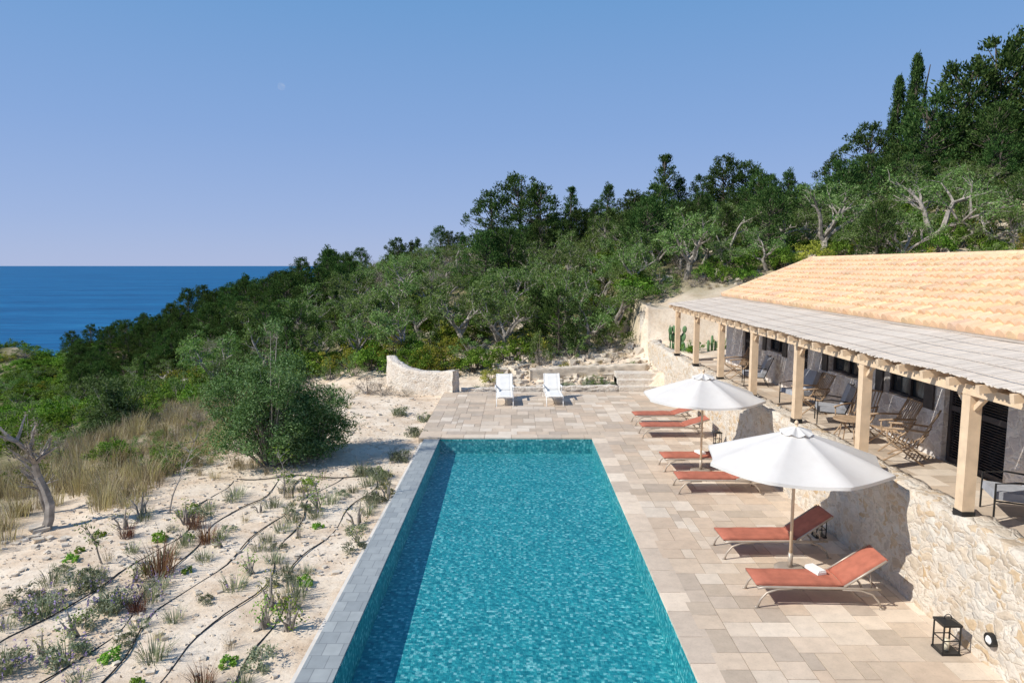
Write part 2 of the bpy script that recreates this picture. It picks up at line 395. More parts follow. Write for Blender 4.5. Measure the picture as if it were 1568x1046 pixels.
rubble('curved_stone_wall',[(-2.5,27.9),(-3.1,28.3),(-3.9,28.6),(-4.7,29.0),(-5.3,29.6),(-5.6,30.3)],-.4,lambda t:.9-.12*math.sin(min(1,t/.7)*PI)+.3*max(0,t-.6)/.4,.42,M_white,.03,seed=5)
rubble('low_stone_edging',[(-2.3,28.15),(0.8,28.3),(4.3,28.3)],-.3,lambda t:.1+.12*t,.3,M_white,.03,seed=6)
q=QM()
for k in range(3): q.bb(4.3,6.1,28.0+.45*k,29.6+.1*k,-.3,.2*(k+1)+.002*k)
q.obj('stone_steps',[M_white])
rubble('bank_ledge_wall',[(.6,30.2),(3,30.5),(5.9,30.6)],-.2,lambda t:.62+.2*t,.3,M_rock,.04,seed=8)

# ------------------------------------------------------------------ house
house=empty('stone_house')
HX=8.25;FZ=1.45
ops=[(7.2,9.0,FZ,3.75,'d'),(11.3,13.0,FZ,3.75,'d'),(13.6,15.15,2.4,3.0,'w'),(16.2,17.9,2.45,3.0,'w'),(19.2,20.15,FZ,3.75,'d'),(20.95,22.35,2.45,3.0,'w'),(23.3,24.8,FZ,3.75,'d')]
q=QM();yy=2.0;zt0,zt1=1.0,4.05
for a,b_,c_,d_,k in ops:
    q.bb(HX,HX+.4,yy,a,zt0,zt1)
    q.bb(HX,HX+.4,a,b_,d_,zt1)
    if k=='w': q.bb(HX,HX+.4,a,b_,zt0,c_)
    yy=b_
q.bb(HX,HX+.4,yy,26.7,zt0,zt1)
q.bb(HX+.4,14.6,26.3,26.7,zt0,4.05)
q.add([[HX,26.7,4.05],[14.7,26.7,4.05],[11.9,26.7,5.2],[11.3,26.7,5.2],[HX,26.3,4.05],[14.7,26.3,4.05],[11.9,26.3,5.2],[11.3,26.3,5.2]],[[0,1,2,3],[4,7,6,5],[0,3,7,4],[1,5,6,2]])
q.bb(14.3,14.7,2,26.3,zt0,4.05)
q.obj('walls',[M_hwall],parent=house)
q=QM();g=QM()
for a,b_,c_,d_,k in ops:
    x=HX+.12
    if k=='d':
        g.bb(x+.1,x+.14,a,b_,c_,d_)
        n=2 if b_-a>1.2 else 1;w=(b_-a)/n
        for i in range(n):
            y0=a+i*w+.015;y1=a+(i+1)*w-.015
            q.bb(x-.03,x+.03,y0,y0+.08,c_,d_);q.bb(x-.03,x+.03,y1-.08,y1,c_,d_)
            for zz in (c_+.0,c_+1.0,d_-.1): q.bb(x-.025,x+.025,y0+.08,y1-.08,zz,zz+.1)
            z=c_+.14
            while z<d_-.12:
                q.box((x,(y0+y1)/2,z),(.045,y1-y0-.17,.012),ry=.6);z+=.05
    else:
        g.bb(x+.06,x+.08,a,b_,c_,d_)
        for y0,y1 in ((a,a+.06),(b_-.06,b_),((a+b_)/2-.03,(a+b_)/2+.03)): q.bb(x,x+.05,y0,y1,c_,d_)
        q.bb(x,x+.045,a+.06,b_-.06,c_,c_+.05);q.bb(x,x+.045,a+.06,b_-.06,d_-.05,d_)
        for y0,y1 in ((a-.32,a-.0),(b_+.0,b_+.32)):
            q.bb(HX-.05,HX-.015,y0+.01,y1-.01,c_-.03,d_+.03)
q.obj('shutters_and_frames',[M_dark],parent=house);g.obj('window_glass',[M_glass],parent=house)
q=QM();pave(q,6.65,8.25,3.0,27.0,FZ,.2,None,9,.95);q.obj('veranda_paving',[M_pav],usecol=True,parent=house)
q=QM();q.bb(6.6,8.3,2.5,27.05,1.1,FZ-.012);q.obj('veranda_slab',[M_grout],parent=house)
# roof tiles
q=QM();cw=.26;y0=2.0;nc=97;nr=10
E=np.array([8.2,4.0]);Rg=np.array([11.72,5.42]);sl=(Rg-E);Ls=np.linalg.norm(sl);sl/=Ls;nrm=np.array([-sl[1],sl[0]]);rl=Ls/nr
rc=np.random.default_rng(5)
base=np.array([.79,.545,.345])
nu=10
for r_ in range(nr):
    vl=[(r_*rl-.035,.07,.0),(r_*rl-.035,.07,1),( (r_+1)*rl,.0,1)]
    ring=[]
    cy=np.arange(nc*nu+1)/nu
    prof=.12*np.abs(np.sin(PI*cy))**.7-.03
    jit=rc.normal(size=nc+1)*.007
    for (vv,up,fl) in vl:
        h=(prof+up+jit[np.minimum(cy.astype(int),nc)]) if fl else np.full_like(prof,-.03)
        ring.append(np.stack([E[0]+sl[0]*vv+nrm[0]*h,y0+cy*cw,E[1]+sl[1]*vv+nrm[1]*h],1))
    nn=nc*nu+1
    col=base*(1+rc.normal(size=(nc,1))*.07)+rc.normal(size=(nc,3))*.012
    fc=np.repeat(col,nu,0)
    for k in range(2):
        b=np.arange(nn-1)
        q.add(np.concatenate([ring[k],ring[k+1]]),np.stack([b,b+1,b+1+nn,b+nn],1)[:,::-1],0,np.clip(fc,0,1))
cy=np.arange(nc*4+1)/4;prof=.07*np.abs(np.sin(PI*cy));nn=len(cy)
A=np.stack([np.full(nn,11.74),y0+cy*cw,5.42+prof],1);B=np.stack([np.full(nn,15.1),y0+cy*cw,4.0+prof],1);b=np.arange(nn-1)
q.add(np.concatenate([A,B]),np.stack([b,b+1,b+1+nn,b+nn],1),0,base)
yy=2.0
while yy<27.0:
    q.tube([(11.73,yy,5.44),(11.73,yy+.42,5.465)],[.12,.1],10,col=base*random.uniform(.94,1.06));yy+=.38
for k in range(9):
    t=k/9;p=E+sl*Ls*t;p2=E+sl*Ls*(t+.13);q.tube([(p[0],27.25,p[1]+.05),(p2[0],27.25,p2[1]+.07)],[.1,.085],8,col=base*random.uniform(.94,1.06))
q.obj('tiled_roof',[M_tile],False,True,parent=house)
q=QM();q.bb(8.22,8.27,2,27.3,3.9,3.985);q.obj('fascia',[M_wood],parent=house)
q=QM();q.tube([(8.15,2,3.955),(8.15,27.3,3.955)],.055,8);q.obj('gutter',[M_frame],parent=house)
# pergola
q=QM();bk=QM()
posts=[6.44,9.33,12.22,15.12,18.0,20.9,23.8,26.6]
for y in posts:
    q.bb(6.22,6.39,y-.085,y+.085,1.78,3.44)
    bk.bb(6.21,6.40,y-.1,y+.1,1.69,1.79);bk.bb(6.24,6.37,y-.16,y+.16,1.70,1.715)
    for s_ in (-1,1): q.box((6.305,y+s_*.17,3.34),(.06,.26,.06),rx=s_*PI/4*.99)
q.bb(6.21,6.40,3,27.0,3.44,3.58)
y=3.2
sl2=math.atan2(3.93-3.66,8.3-6.1)
while y<27.1:
    q.box((7.12,y,3.74),(2.28,.075,.11),ry=-sl2);y+=.62
q.obj('pergola_timber',[M_wood],parent=house);bk.obj('post_shoes',[M_black],parent=house)
q=QM();y=3.0;r=random.Random(4)
while y<27.15:
    w=r.uniform(.03,.05);c=np.array([.77,.675,.575])*r.uniform(.86,1.06)
    x0=6.02+r.uniform(-.04,.03);x1=8.22
    zz=3.72+.012*math.sin(y*2.1)+r.uniform(-.003,.003)
    zf0=zz+(x0-6.1)*.123;zf1=zz+(x1-6.1)*.123;a=r.uniform(-.004,.004)
    q.add([[x0,y,zf0],[x1,y+a,zf1],[x1,y+a+w,zf1],[x0,y+w,zf0],[x0,y,zf0-.012],[x1,y+a,zf1-.012],[x1,y+a+w,zf1-.012],[x0,y+w,zf0-.012]],
              [[0,1,2,3],[4,7,6,5],[0,4,5,1],[3,2,6,7],[0,3,7,4]],col=c)
    y+=w+(r.uniform(.012,.024) if r.random()<.14 else r.uniform(.0015,.004))
for k in range(5):
    x=6.25+k*.45;z=3.745+(x-6.1)*.123
    q.bb(x-.006,x+.006,3,27.1,z-.004,z+.008,col=(.6,.53,.46))
q.obj('reed_mat_cover',[M_reed],usecol=True,parent=house)
q=QM();q.tube([(6.17,8.35,.42),(6.08,8.35,.42)],[.09,.09],14);q.tube([(6.085,8.35,.42),(6.06,8.35,.42)],[.06,.03],14,m=1);q.obj('wall_light',[M_black,M_wpaint])

# ------------------------------------------------------------------ furniture
def lounger(mats,back=.5,armr=False):
    q=QM();W=.62
    L1=1.28;zs=.33
    bx=L1+.74*math.cos(back);bz=zs+.74*math.sin(back)
    for s_ in (-1,1):
        y=s_*W/2
        q.tube([(-.02,y,zs-.02),(.1,y,zs),(L1,y,zs),(1.82,y,zs-.01)],.02,8)
        q.tube([(L1,y*.98,zs+.02),(bx,y*.98,bz+.02)],.018,8)
        q.tube([(-.02,y,.0),(.03,y,.13),(.12,y,.24),(.28,y,.3),(.5,y,zs-.02)],.017,7)
        q.tube([(1.86,y,.0),(1.8,y,.13),(1.7,y,.24),(1.52,y,.3),(1.25,y,zs-.02)],.017,7)
        q.tube([(1.7,y*.9,zs-.01),(L1+.45*math.cos(back),y*.9,zs+.45*math.sin(back))],.012,6)
        q.box((-.02,y,.012),(.07,.03,.024));q.box((1.86,y,.012),(.07,.03,.024))
        if armr: q.box((1.15,y*1.12,.55),(.6,.06,.03));q.tube([(.88,y*1.12,.54),(.88,y,zs)],.015,6)
    for x in (.0,.6,L1,1.8): q.tube([(x,-W/2,zs-.015),(x,W/2,zs-.015)],.015,6)
    def pad(x0,z0,x1,z1,th,m,w=W-.05,nseg=10):
        d=np.array([x1-x0,z1-z0]);Ln=np.linalg.norm(d);d/=Ln;nn=np.array([-d[1],d[0]])
        V=[];ny=8
        for i in range(nseg+1):
            for j in range(ny+1):
                u=i/nseg;v=j/ny*2-1
                e=min(1,min(u,1-u)*8)**.5*min(1,(1-abs(v))*5)**.5
                h=th*(.35+.65*e)-.014*(1-v*v)*math.sin(u*PI*1)+.004*math.sin(u*17+v*2)
                p=np.array([x0,z0])+d*Ln*u+nn*h
                V.append([p[0],v*w/2,p[1]])
        for i in range(nseg+1):
            for j in range(ny+1):
                u=i/nseg;v=j/ny*2-1;p=np.array([x0,z0])+d*Ln*u;V.append([p[0],v*w/2,p[1]])
        F=[];o=(nseg+1)*(ny+1);k=ny+1
        for i in range(nseg):
            for j in range(ny):
                a=i*k+j;F.append([a,a+k,a+k+1,a+1]);F.append([o+a,o+a+1,o+a+k+1,o+a+k])
        for i in range(nseg):
            for j in (0,ny):
                a=i*k+j;F.append([a,a+k,o+a+k,o+a])
        for j in range(ny):
            for i in (0,nseg):
                a=i*k+j;F.append([a,a+1,o+a+1,o+a])
        q.add(V,F,m)
    pad(-.03,zs+.012,L1,zs+.012,.05,1);pad(L1+.01,zs+.02,bx+.03,bz+.02,.05,1)
    return q.mesh('lounger_mesh',mats,True)
ml=lounger([M_frame,M_terra],.6);ml2=lounger([M_frame,M_terra],.3)
for k,(x,y,rz) in enumerate([(3.72,10.28,-.03),(3.72,12.0,.02),(3.75,15.5,-.02),(3.78,17.2,.03),(3.85,20.6,0),(3.9,22.2,.03)]):
    inst('sun_lounger',ml if k<2 else ml2,(x,y,.0),rz)
mw=lounger([M_wpaint,M_wfab],.95,True)
for x,y in ((-.42,25.0),(1.45,25.1)): inst('white_lounger',mw,(x,y,.0),PI/2+.03)
for x,y in ((4.75,10.4),(4.75,17.25)):
    q=QM();q.box((0,0,.02),(.16,.3,.04),rz=.3);q.box((0,0,.05),(.14,.28,.02),rz=.35);q.obj('folded_towel',[M_wfab],loc=(x,y,.39))

def umbrella(loc,rz):
    e=empty('parasol',loc=loc);e.rotation_euler=(0,0,rz)
    q=QM();R=1.5;nr_=8;na=64
    def canopy(R,zc,rise):
        V=[];
        for i in range(nr_+1):
            r0=i/nr_
            for k in range(na):
                an=2*PI*k/na;ph=(k%8)/8.0;s_=math.sin(ph*PI)
                oct_=math.cos(PI/8)/math.cos(an%(PI/4)-PI/8)
                rr=R*r0*oct_*(1-.04*s_*r0)
                z=zc-rise*(r0**1.12)-.07*s_*r0*(1-r0*.3)
                V.append([rr*math.cos(an),rr*math.sin(an),z])
        F=[[i*na+k,i*na+(k+1)%na,(i+1)*na+(k+1)%na,(i+1)*na+k] for i in range(nr_) for k in range(na)]
        q.add(V,F)
    canopy(R,2.46,.5);canopy(.28,2.53,.085)
    V=[];
    for dz,rr_ in ((0,1),(-.05,1.002)):
        for k in range(na):
            an=2*PI*k/na;ph=(k%8)/8.0;s_=math.sin(ph*PI);oct_=math.cos(PI/8)/math.cos(an%(PI/4)-PI/8)
            rr=R*oct_*(1-.04*s_)*rr_;V.append([rr*math.cos(an),rr*math.sin(an),2.46-.5-.07*s_*.7+dz])
    q.add(V,[[k,(k+1)%na,na+(k+1)%na,na+k] for k in range(na)])
    q.obj('canopy',[M_canvas],True,parent=e)
    q=QM();q.tube([(0,0,.05),(0,0,2.58)],[.027,.025],12)
    q.tube([(0,0,2.56),(0,0,2.6),(0,0,2.63)],[.03,.035,.01],10)
    for k in range(8):
        an=2*PI*k/8;c,s_=math.cos(an),math.sin(an)
        q.tube([(.03*c,.03*s_,2.42),(R*.97*c,R*.97*s_,1.945)],.011,6)
        q.tube([(.05*c,.05*s_,1.75),(R*.55*c,R*.55*s_,2.14)],.009,6)
    q.tube([(0,0,1.7),(0,0,1.8)],.05,10);q.obj('pole_and_ribs',[M_wood],True,parent=e)
    q=QM();q.tube([(0,0,0),(0,0,.05),(0,0,.07)],[.26,.26,.2],24,m=0);q.tube([(0,0,.06),(0,0,.32)],.04,12,m=0);q.obj('base',[M_frame],True,parent=e)
umbrella((4.70,11.25,0),.15);umbrella((4.68,16.9,0),.35)

def lantern(loc,h,w):
    e=empty('lantern',loc=loc);q=QM();t=.016
    for sx_ in (-1,1):
        for sy_ in (-1,1): q.bb(sx_*w/2-t/2,sx_*w/2+t/2,sy_*w/2-t/2,sy_*w/2+t/2,.03,h*.8)
    for z in (.0,h*.8): q.bb(-w/2-t,w/2+t,-w/2-t,w/2+t,z,z+.03)
    for a in (0,1):
        for s_ in (-1,1):
            c=(s_*w/2,0,h*.4) if a else (0,s_*w/2,h*.4);d=(t*.8,w-t,t*.8) if a else (w-t,t*.8,t*.8);q.box(c,d)
    z=h*.8+.03;q.add([[-w/2,-w/2,z],[w/2,-w/2,z],[w/2,w/2,z],[-w/2,w/2,z],[-.03,-.03,h*.93],[.03,-.03,h*.93],[.03,.03,h*.93],[-.03,.03,h*.93]],[[0,1,5,4],[1,2,6,5],[2,3,7,6],[3,0,4,7],[4,5,6,7]])
    q.tube([(.05*math.cos(a),0,h*.95+.05*math.sin(a)) for a in np.linspace(0,2*PI,13)],.006,6)
    q.obj('frame',[M_black],parent=e)
    q=QM();q.tube([(0,0,.03),(0,0,h*.35)],.04,12);q.obj('candle',[M_candle],True,parent=e)
    q=QM()
    for s_ in (-1,1):
        q.add([[s_*w/2,-w/2+t,.04],[s_*w/2,w/2-t,.04],[s_*w/2,w/2-t,h*.78],[s_*w/2,-w/2+t,h*.78]],[[0,1,2,3]])
    q.obj('glass',[M_lg],parent=e)
lantern((5.84,8.8,0),.5,.22);lantern((5.86,12.75,0),.42,.18);lantern((5.9,19.6,0),.42,.18)

def chair():
    q=QM();w=.56;d=.55
    for sx_ in (-1,1):
        x=sx_*w/2
        q.tube([(x,-d/2-.05,0),(x,d/2-.02,.42),(x,d/2+.12,.62)],.016,6);q.tube([(x,d/2+.08,0),(x,-d/2,.42),(x,-d/2-.02,.64)],.016,6)
        q.tube([(x,d/2-.05,.38),(x,d/2+.1,.7),(x,d/2+.26,1.0)],.017,6)
        q.tube([(x,-d/2-.06,.64),(x,0,.66),(x,d/2+.13,.65)],.02,6)
    for k in range(8):
        y=-d/2+.02+k*d/8; q.tube([(-w/2,y,.42-.012*k),(w/2,y,.42-.012*k)],.013,6)
    for k in range(7):
        x=-w/2+.06+k*(w-.12)/6; q.tube([(x,d/2-.04,.4),(x,d/2+.1,.7),(x,d/2+.26,1.0)],.011,5)
    for z,y in ((.45,.3),(.98,.52)): q.tube([(-w/2,y,z),(w/2,y,z)],.016,6)
    return q.mesh('chair_mesh',[M_rattan],True)
mc=chair()
def chair2():
    q=QM();w=.62;d=.6
    for sx_ in (-1,1):
        x=sx_*w/2
        q.tube([(x,-d/2,0),(x,-d/2,.56),(x,0,.6),(x,d/2+.05,.56)],.015,6);q.tube([(x,d/2+.12,0),(x,d/2,.3),(x,d/2+.25,.92)],.015,6);q.tube([(x,-d/2,.3),(x,d/2,.28)],.013,6)
    q.box((0,0,.36),(w-.06,d,.12),1,rx=-.06);q.box((0,d/2+.06,.64),(w-.06,.12,.6),1,rx=-.33)
    return q.mesh('cushioned_chair_mesh',[M_black,M_cush],False)
mc2=chair2()
for x,y,rz in ((7.55,13.0,-2.2),(7.5,14.9,-1.0),(7.7,13.9,-1.6)): inst('rattan_armchair',mc,(x,y,FZ),rz)
for x,y,rz in ((7.55,16.2,-1.9),(7.6,18.3,-1.4),(7.5,21.4,-1.8),(7.45,10.0,-1.9)): inst('cushioned_armchair',mc2,(x,y,FZ),rz)
inst('rattan_armchair',mc,(7.5,17.3,FZ),-1.5);inst('rattan_armchair',mc,(7.4,22.8,FZ),-1.5)
q=QM();q.tube([(0,0,.5),(0,0,.53)],.33,20);[q.tube([(.25*math.cos(a),.25*math.sin(a),0),(.15*math.cos(a),.15*math.sin(a),.5)],.014,6) for a in (0,1.57,3.14,4.71)]
q.obj('side_table',[M_rattan],loc=(7.1,14.3,FZ))

# ------------------------------------------------------------------ vegetation builders
def wig(r,p,d,L,n,wob,up=.0):
    pts=[np.array(p,float)];d=np.array(d,float);d/=np.linalg.norm(d)
    for k in range(n):
        d=d+r.normal(size=3)*wob;d[2]+=up;d/=np.linalg.norm(d);pts.append(pts[-1]+d*L/n)
    return pts,d
def cl_leaves(q,r,cen,rad,n,L,W,m,cc,bw=.4,seed=0):
    k=len(cen);idx=np.repeat(np.arange(k),n)
    off=r.normal(size=(k*n,3));off/=np.linalg.norm(off,axis=1,keepdims=True)
    off*=(r.uniform(0,1,(k*n,1))**.5)*np.array([1,1,.75])
    P=cen[idx]+off*rad[idx][:,None]
    o=P-cc;o/=(np.linalg.norm(o,axis=1,keepdims=True)+1e-6)
    q.leaves(P,L,W,m,bias=off*.6+o*.5,bw=bw,outw=o*.6+off*.6+np.array([0,0,.3]),seed=seed)
def olive(seed,H=4.5,lean=.25,n=42,L=.15,W=.045,mats=None,trunk=.17,tf=.26,cr=.42,spread=1.0,lz=.85,lf=.42):
    r=np.random.default_rng(seed);q=QM();tips=[]
    tp,d=wig(r,(0,0,-.4),(r.normal()*lean,r.normal()*lean,1),H*tf+.4,6,.18)
    q.tube(tp,[trunk*1.7]+[trunk*x for x in (1.3,1.05,.95,.9,.85,.8)],8,1)
    nl=int(r.integers(3,5));a0=r.uniform(0,6)
    for i in range(nl):
        an=a0+2*PI*i/nl+r.normal()*.3
        lp,ld=wig(r,tp[-1-(i%2)],(math.cos(an)*.95*spread,math.sin(an)*.95*spread,lz+r.uniform(-.3,.4)),H*lf,6,.2,.03)
        q.tube(lp,np.linspace(trunk*.62,trunk*.25,7),6,1)
        tips.append((lp[-1],1.0))
        for j in range(4):
            k=int(r.integers(3 if lf>.43 else 2,6));a2=r.uniform(0,2*PI)
            sp,sd=wig(r,lp[k],ld+np.array([math.cos(a2),math.sin(a2),r.uniform(-.3,.7)])*1.0,H*.25,4,.22,.05)
            q.tube(sp,np.linspace(trunk*.28,trunk*.1,5),5,1)
            tips.append((sp[-1],1.0));tips.append((sp[-2],.7))
            for t in range(3):
                a3=r.uniform(0,2*PI)
                tw,_=wig(r,sp[int(r.integers(2,5))],sd+np.array([math.cos(a3),math.sin(a3),r.uniform(-.5,.9)])*1.2,H*.13,2,.2)
                q.tube(tw,np.linspace(trunk*.1,trunk*.04,3),4,1,cap=False);tips.append((tw[-1],.8))
    cen=np.array([t[0] for t in tips]);rad=np.array([t[1] for t in tips])*cr*r.uniform(.7,1.3,len(tips))
    cl_leaves(q,r,cen,rad,n,L,W,0,cen.mean(0)-np.array([0,0,.6]),seed=seed)
    return q.mesh('olive_mesh',mats or [M_olive,M_bark])
def conifer(seed,H=6,R=2,kind='broad',nc=110,n=60,L=.2,W=.07):
    r=np.random.default_rng(seed);q=QM()
    tp,_=wig(r,(0,0,-.4),(0,0,1),H*.95+.4,8,.03);q.tube(tp,np.linspace(.16,.02,9)*H/6,7,1)
    t=r.uniform(.05,1,nc) if kind!='broad' else r.uniform(.12,1,nc)**.9
    an=r.uniform(0,2*PI,nc)
    lob=1+.28*np.sin(an*3+t*7+seed)+.18*np.sin(an*5-t*11+seed*2)
    if kind=='broad': env=np.abs(np.sin(np.clip(t*.98,0,1)**.75*PI))**.6*.85+.12
    elif kind=='point': env=(1-t)**.75*1.0+.05
    else: env=np.minimum(1,(t*4)**.6)*np.clip((1-t)*2.2,0,1)**.5;lob=1+.1*(lob-1)
    rr=R*env*lob*r.uniform(.35,1,nc)**.5
    cen=np.stack([rr*np.cos(an),rr*np.sin(an),t*H],1)
    cr=(.2*R+.12)*r.uniform(.6,1.35,nc)*(1.15-.5*t)
    if kind=='col': cr=np.full(nc,R*.42)*r.uniform(.8,1.2,nc)
    for k in range(0,nc,3):
        q.tube([(0,0,cen[k,2]*.8),(cen[k,0]*.5,cen[k,1]*.5,cen[k,2]*.88),cen[k]],[.04,.03,.01],4,1,cap=False)
    idx=np.repeat(np.arange(nc),n);off=r.normal(size=(nc*n,3));off/=np.linalg.norm(off,axis=1,keepdims=True)
    off*=(r.uniform(0,1,(nc*n,1))**.45)*np.array([1,1,.8 if kind!='col' else 2.0])
    P=cen[idx]+off*cr[idx][:,None]
    o=P-np.array([0,0,1])*P[:,2:3]*.85;o/=np.linalg.norm(o,axis=1,keepdims=True)+1e-6
    q.leaves(P,L,W,0,bias=o+off*.6+np.array([0,0,.9]),bw=.9,outw=o*.8+off*.6+np.array([0,0,.25]),seed=seed)
    return q.mesh('conifer_mesh',[M_con,M_dbark])
def bush(seed,H,R,mats,nc=40,n=60,L=.1,W=.05,cr=.3,dens=.4,stem=True):
    r=np.random.default_rng(seed);q=QM()
    an=r.uniform(0,2*PI,nc);el=np.arcsin(r.uniform(0.02,1,nc));rr=r.uniform(dens,1,nc)**.6
    lob=1+.2*np.sin(an*3+seed)+.15*np.sin(an*2+el*4+seed)
    cen=np.stack([R*np.cos(el)*np.cos(an)*rr*lob,R*np.cos(el)*np.sin(an)*rr*lob,H*np.sin(el)*rr*.9*lob+.12*H],1)
    if stem:
        for k in range(0,nc,2): q.tube([(r.normal()*.08,r.normal()*.08,-.2),cen[k]*np.array([.45,.45,.5]),cen[k]*.97],[.03,.02,.006],4,1,cap=False)
    cl_leaves(q,r,cen,cr*r.uniform(.6,1.4,nc),n,L,W,0,np.array([0,0,H*.2]),seed=seed)
    return q.mesh('bush_mesh',mats)
def tuft(seed,n,H,spread,w,mats,flower=0,lean=.5):
    r=np.random.default_rng(seed);q=QM()
    for k in range(n):
        a=r.uniform(0,2*PI);b=r.uniform(0,1)**.6*spread*.35;h=H*r.uniform(.5,1.15);ln=lean*r.uniform(.2,1)*h
        p0=np.array([b*math.cos(a),b*math.sin(a),-.03]);d=np.array([math.cos(a),math.sin(a),0]);s_=np.array([-math.sin(a+r.normal()*.6),math.cos(a),0])*w/2
        p1=p0+d*ln*.35+np.array([0,0,h*.6]);p2=p0+d*ln+np.array([0,0,h])
        q.add([p0-s_,p0+s_,p1+s_*.8,p1-s_*.8,p2+s_*.15,p2-s_*.15],[[0,1,2,3],[3,2,4,5]],0)
        if flower and r.random()<flower:
            C=p2+r.normal(size=(6,3))*np.array([.008,.008,.035]);q.leaves(C,.035,.025,1,seed=int(r.integers(1e6)))
    return q.mesh('tuft_mesh',mats)

olives=[olive(s,4.6,n=36,L=.165,W=.054,trunk=.17) for s in (11,12,13,14)]
olives+=[olive(s,4.6,n=30,cr=.38,L=.165,W=.05,trunk=.17) for s in (15,16)]
gnarl=[olive(s,6.0,lean=.35,n=44,trunk=.25,tf=.2,cr=.5,spread=.75,lz=1.0,lf=.5,L=.16,W=.05) for s in (92,95)]
bare=[olive(s,4.0,n=28,L=.2,W=.014,cr=.34,mats=[M_gray,M_bark],trunk=.11) for s in (17,18)]
con_b=[conifer(s,6,2.2,'broad',120,44,L=.22,W=.08) for s in (21,22,23)]
con_p=[conifer(s,6,1.7,'point',100,42,L=.21,W=.078) for s in (24,25)]
con_c=conifer(27,9,.66,'col',130,70,L=.22)
b_gr=[bush(s,1.3,1.3,[M_shrub,M_dbark],36,48,.12,.07) for s in (31,32,33)]
b_ye=[bush(s,1.3,1.3,[M_yel,M_dbark],34,50,.11,.05,.28) for s in (34,35)]
b_ol=[bush(s,1.8,1.4,[M_olive,M_bark],38,50,.13,.046) for s in (36,37)]
b_dry=[bush(s,1.3,1.2,[M_gray,M_bark],34,50,.17,.015,.34) for s in (38,39)]

def place(name,me,x,y,s=1,rz=None,dz=0,parent=None,sz=None):
    return inst(name,me,(x,y,zf(x,y)+dz),random.uniform(0,6.28) if rz is None else rz,s,parent,sz)

taken=[]
def key(name,me,x,y,s,sz=None,rz=None,rad=1.6):
    place(name,me,x,y,s,rz,sz=sz);taken.append((x,y,rad*s))
key('olive_tree',gnarl[0],21.5,36.5,1.0,1.0,rz=.6,rad=2.2);key('olive_tree',gnarl[1],17.2,38,.9,.82,rz=2.0,rad=2.2)
key('olive_tree',olives[2],12.2,40,1.0);key('olive_tree',olives[3],9.4,38,1.05);key('olive_tree',olives[0],5.5,35.5,.85)
key('olive_tree',olives[1],-2.6,35.0,1.0);key('olive_tree',olives[2],-6.0,40,1.1);key('olive_tree',olives[3],2.3,36.5,.95)
key('cypress_tree',con_c,31.6,56,1.1,1.14);key('cypress_tree',con_c,30.7,56.8,1.0,1.02)
for x,y,s in ((28.8,49,1.15),(31.6,50,1.4),(34.2,50,1.62),(37.3,50,1.65),(40.5,50,1.6),(30.5,45,.9),(36,45,1.3),(33.3,43.5,1.0),(29.6,59,1.15),(27.6,60,.85)): key('juniper_tree',con_b[int(x)%3],x,y,s,rad=1.2)
for x,y,s in ((-2.2,60,1.0),(.2,61,1.15),(1.9,59,1.0),(18.6,62,1.0),(20.4,61.5,.9),(16.8,63,.75)): key('juniper_tree',con_b[int(abs(x))%3],x,y,s)
for x,y,s in ((13.2,62,1.1),(14.8,63,.75),(5,63,.8),(8.5,64,.7),(24.2,62,.8),(-16.5,60,.8)): key('pine_tree',con_p[int(abs(x))%2],x,y,s)
key('juniper_tree',con_b[1],-15.0,58,.6)
random.seed(21)
def far(x,y,d):
    return all((x-a)**2+(y-b)**2>((d+c)*.7)**2 for a,b,c in taken)
for tries in range(3200):
    y=random.uniform(33,66);a=random.uniform(-.66,.9);x=a*y
    if 4<x<17 and y<37: continue
    if a<-.45 and y<42: continue
    pc=.14+.55*max(0,(y-48)/16)+(.5 if a<-.24 and y>43 else 0)+(.35 if a>.5 and y>42 else 0)
    if -.28<a<-.05: pc-=.35
    if random.random()<pc:
        s=random.uniform(.5,.85)
        if a<-.2: s*=.75
        if a<-.5: s*=.75
        if y>55 and -.2<a<.48: s*=.65
        if not far(x,y,1.5*s): continue
        if random.random()<.7: place('juniper_tree',random.choice(con_b),x,y,s)
        else: place('pine_tree',random.choice(con_p),x,y,s*.95)
        taken.append((x,y,1.5*s))
    else:
        s=random.uniform(.55,.88)
        if y>55: s*=.7
        if a<-.5: s*=.7
        if not far(x,y,1.75*s): continue
        dr=-.3<a<.03 and y>42 and random.random()<.25 or random.random()<.04
        if dr: place('dry_tree',random.choice(bare),x,y,s)
        else: place('olive_tree',random.choice(olives),x,y,s)
        taken.append((x,y,1.75*s))
for k in range(40):
    x=random.uniform(23,42);y=random.uniform(27,44)
    if far(x,y,1.4): place('olive_tree',random.choice(olives),x,y,random.uniform(.6,.9));taken.append((x,y,1.4))
shr=empty('hillside_shrubs')
for k in range(900):
    y=random.uniform(30.5,66);a=random.uniform(-.9,.95);x=a*y
    if 5<x<18 and y<35.5: continue
    if -1<x<6 and y<34.5 and random.random()<.8: continue
    if x<-17 and y<33: continue
    u=random.random()
    dry=.07+(.18 if (-.3<a<.0 and y>40) else 0)
    if u<dry: me=random.choice(b_dry)
    elif u<.64: me=random.choice(b_gr)
    elif u<.74: me=random.choice(b_ye)
    else: me=random.choice(b_ol)
    place('shrub',me,x,y,random.uniform(.5,1.15)*(.8 if y<36 else 1),parent=shr,sz=random.uniform(.5,1.0))
for k in range(150):
    y=random.uniform(50,66);a=random.uniform(-.97,-.62)
    place('shrub',random.choice(b_gr+b_gr+b_ol),a*y,y,random.uniform(.8,1.4),parent=shr,sz=random.uniform(.5,.9))
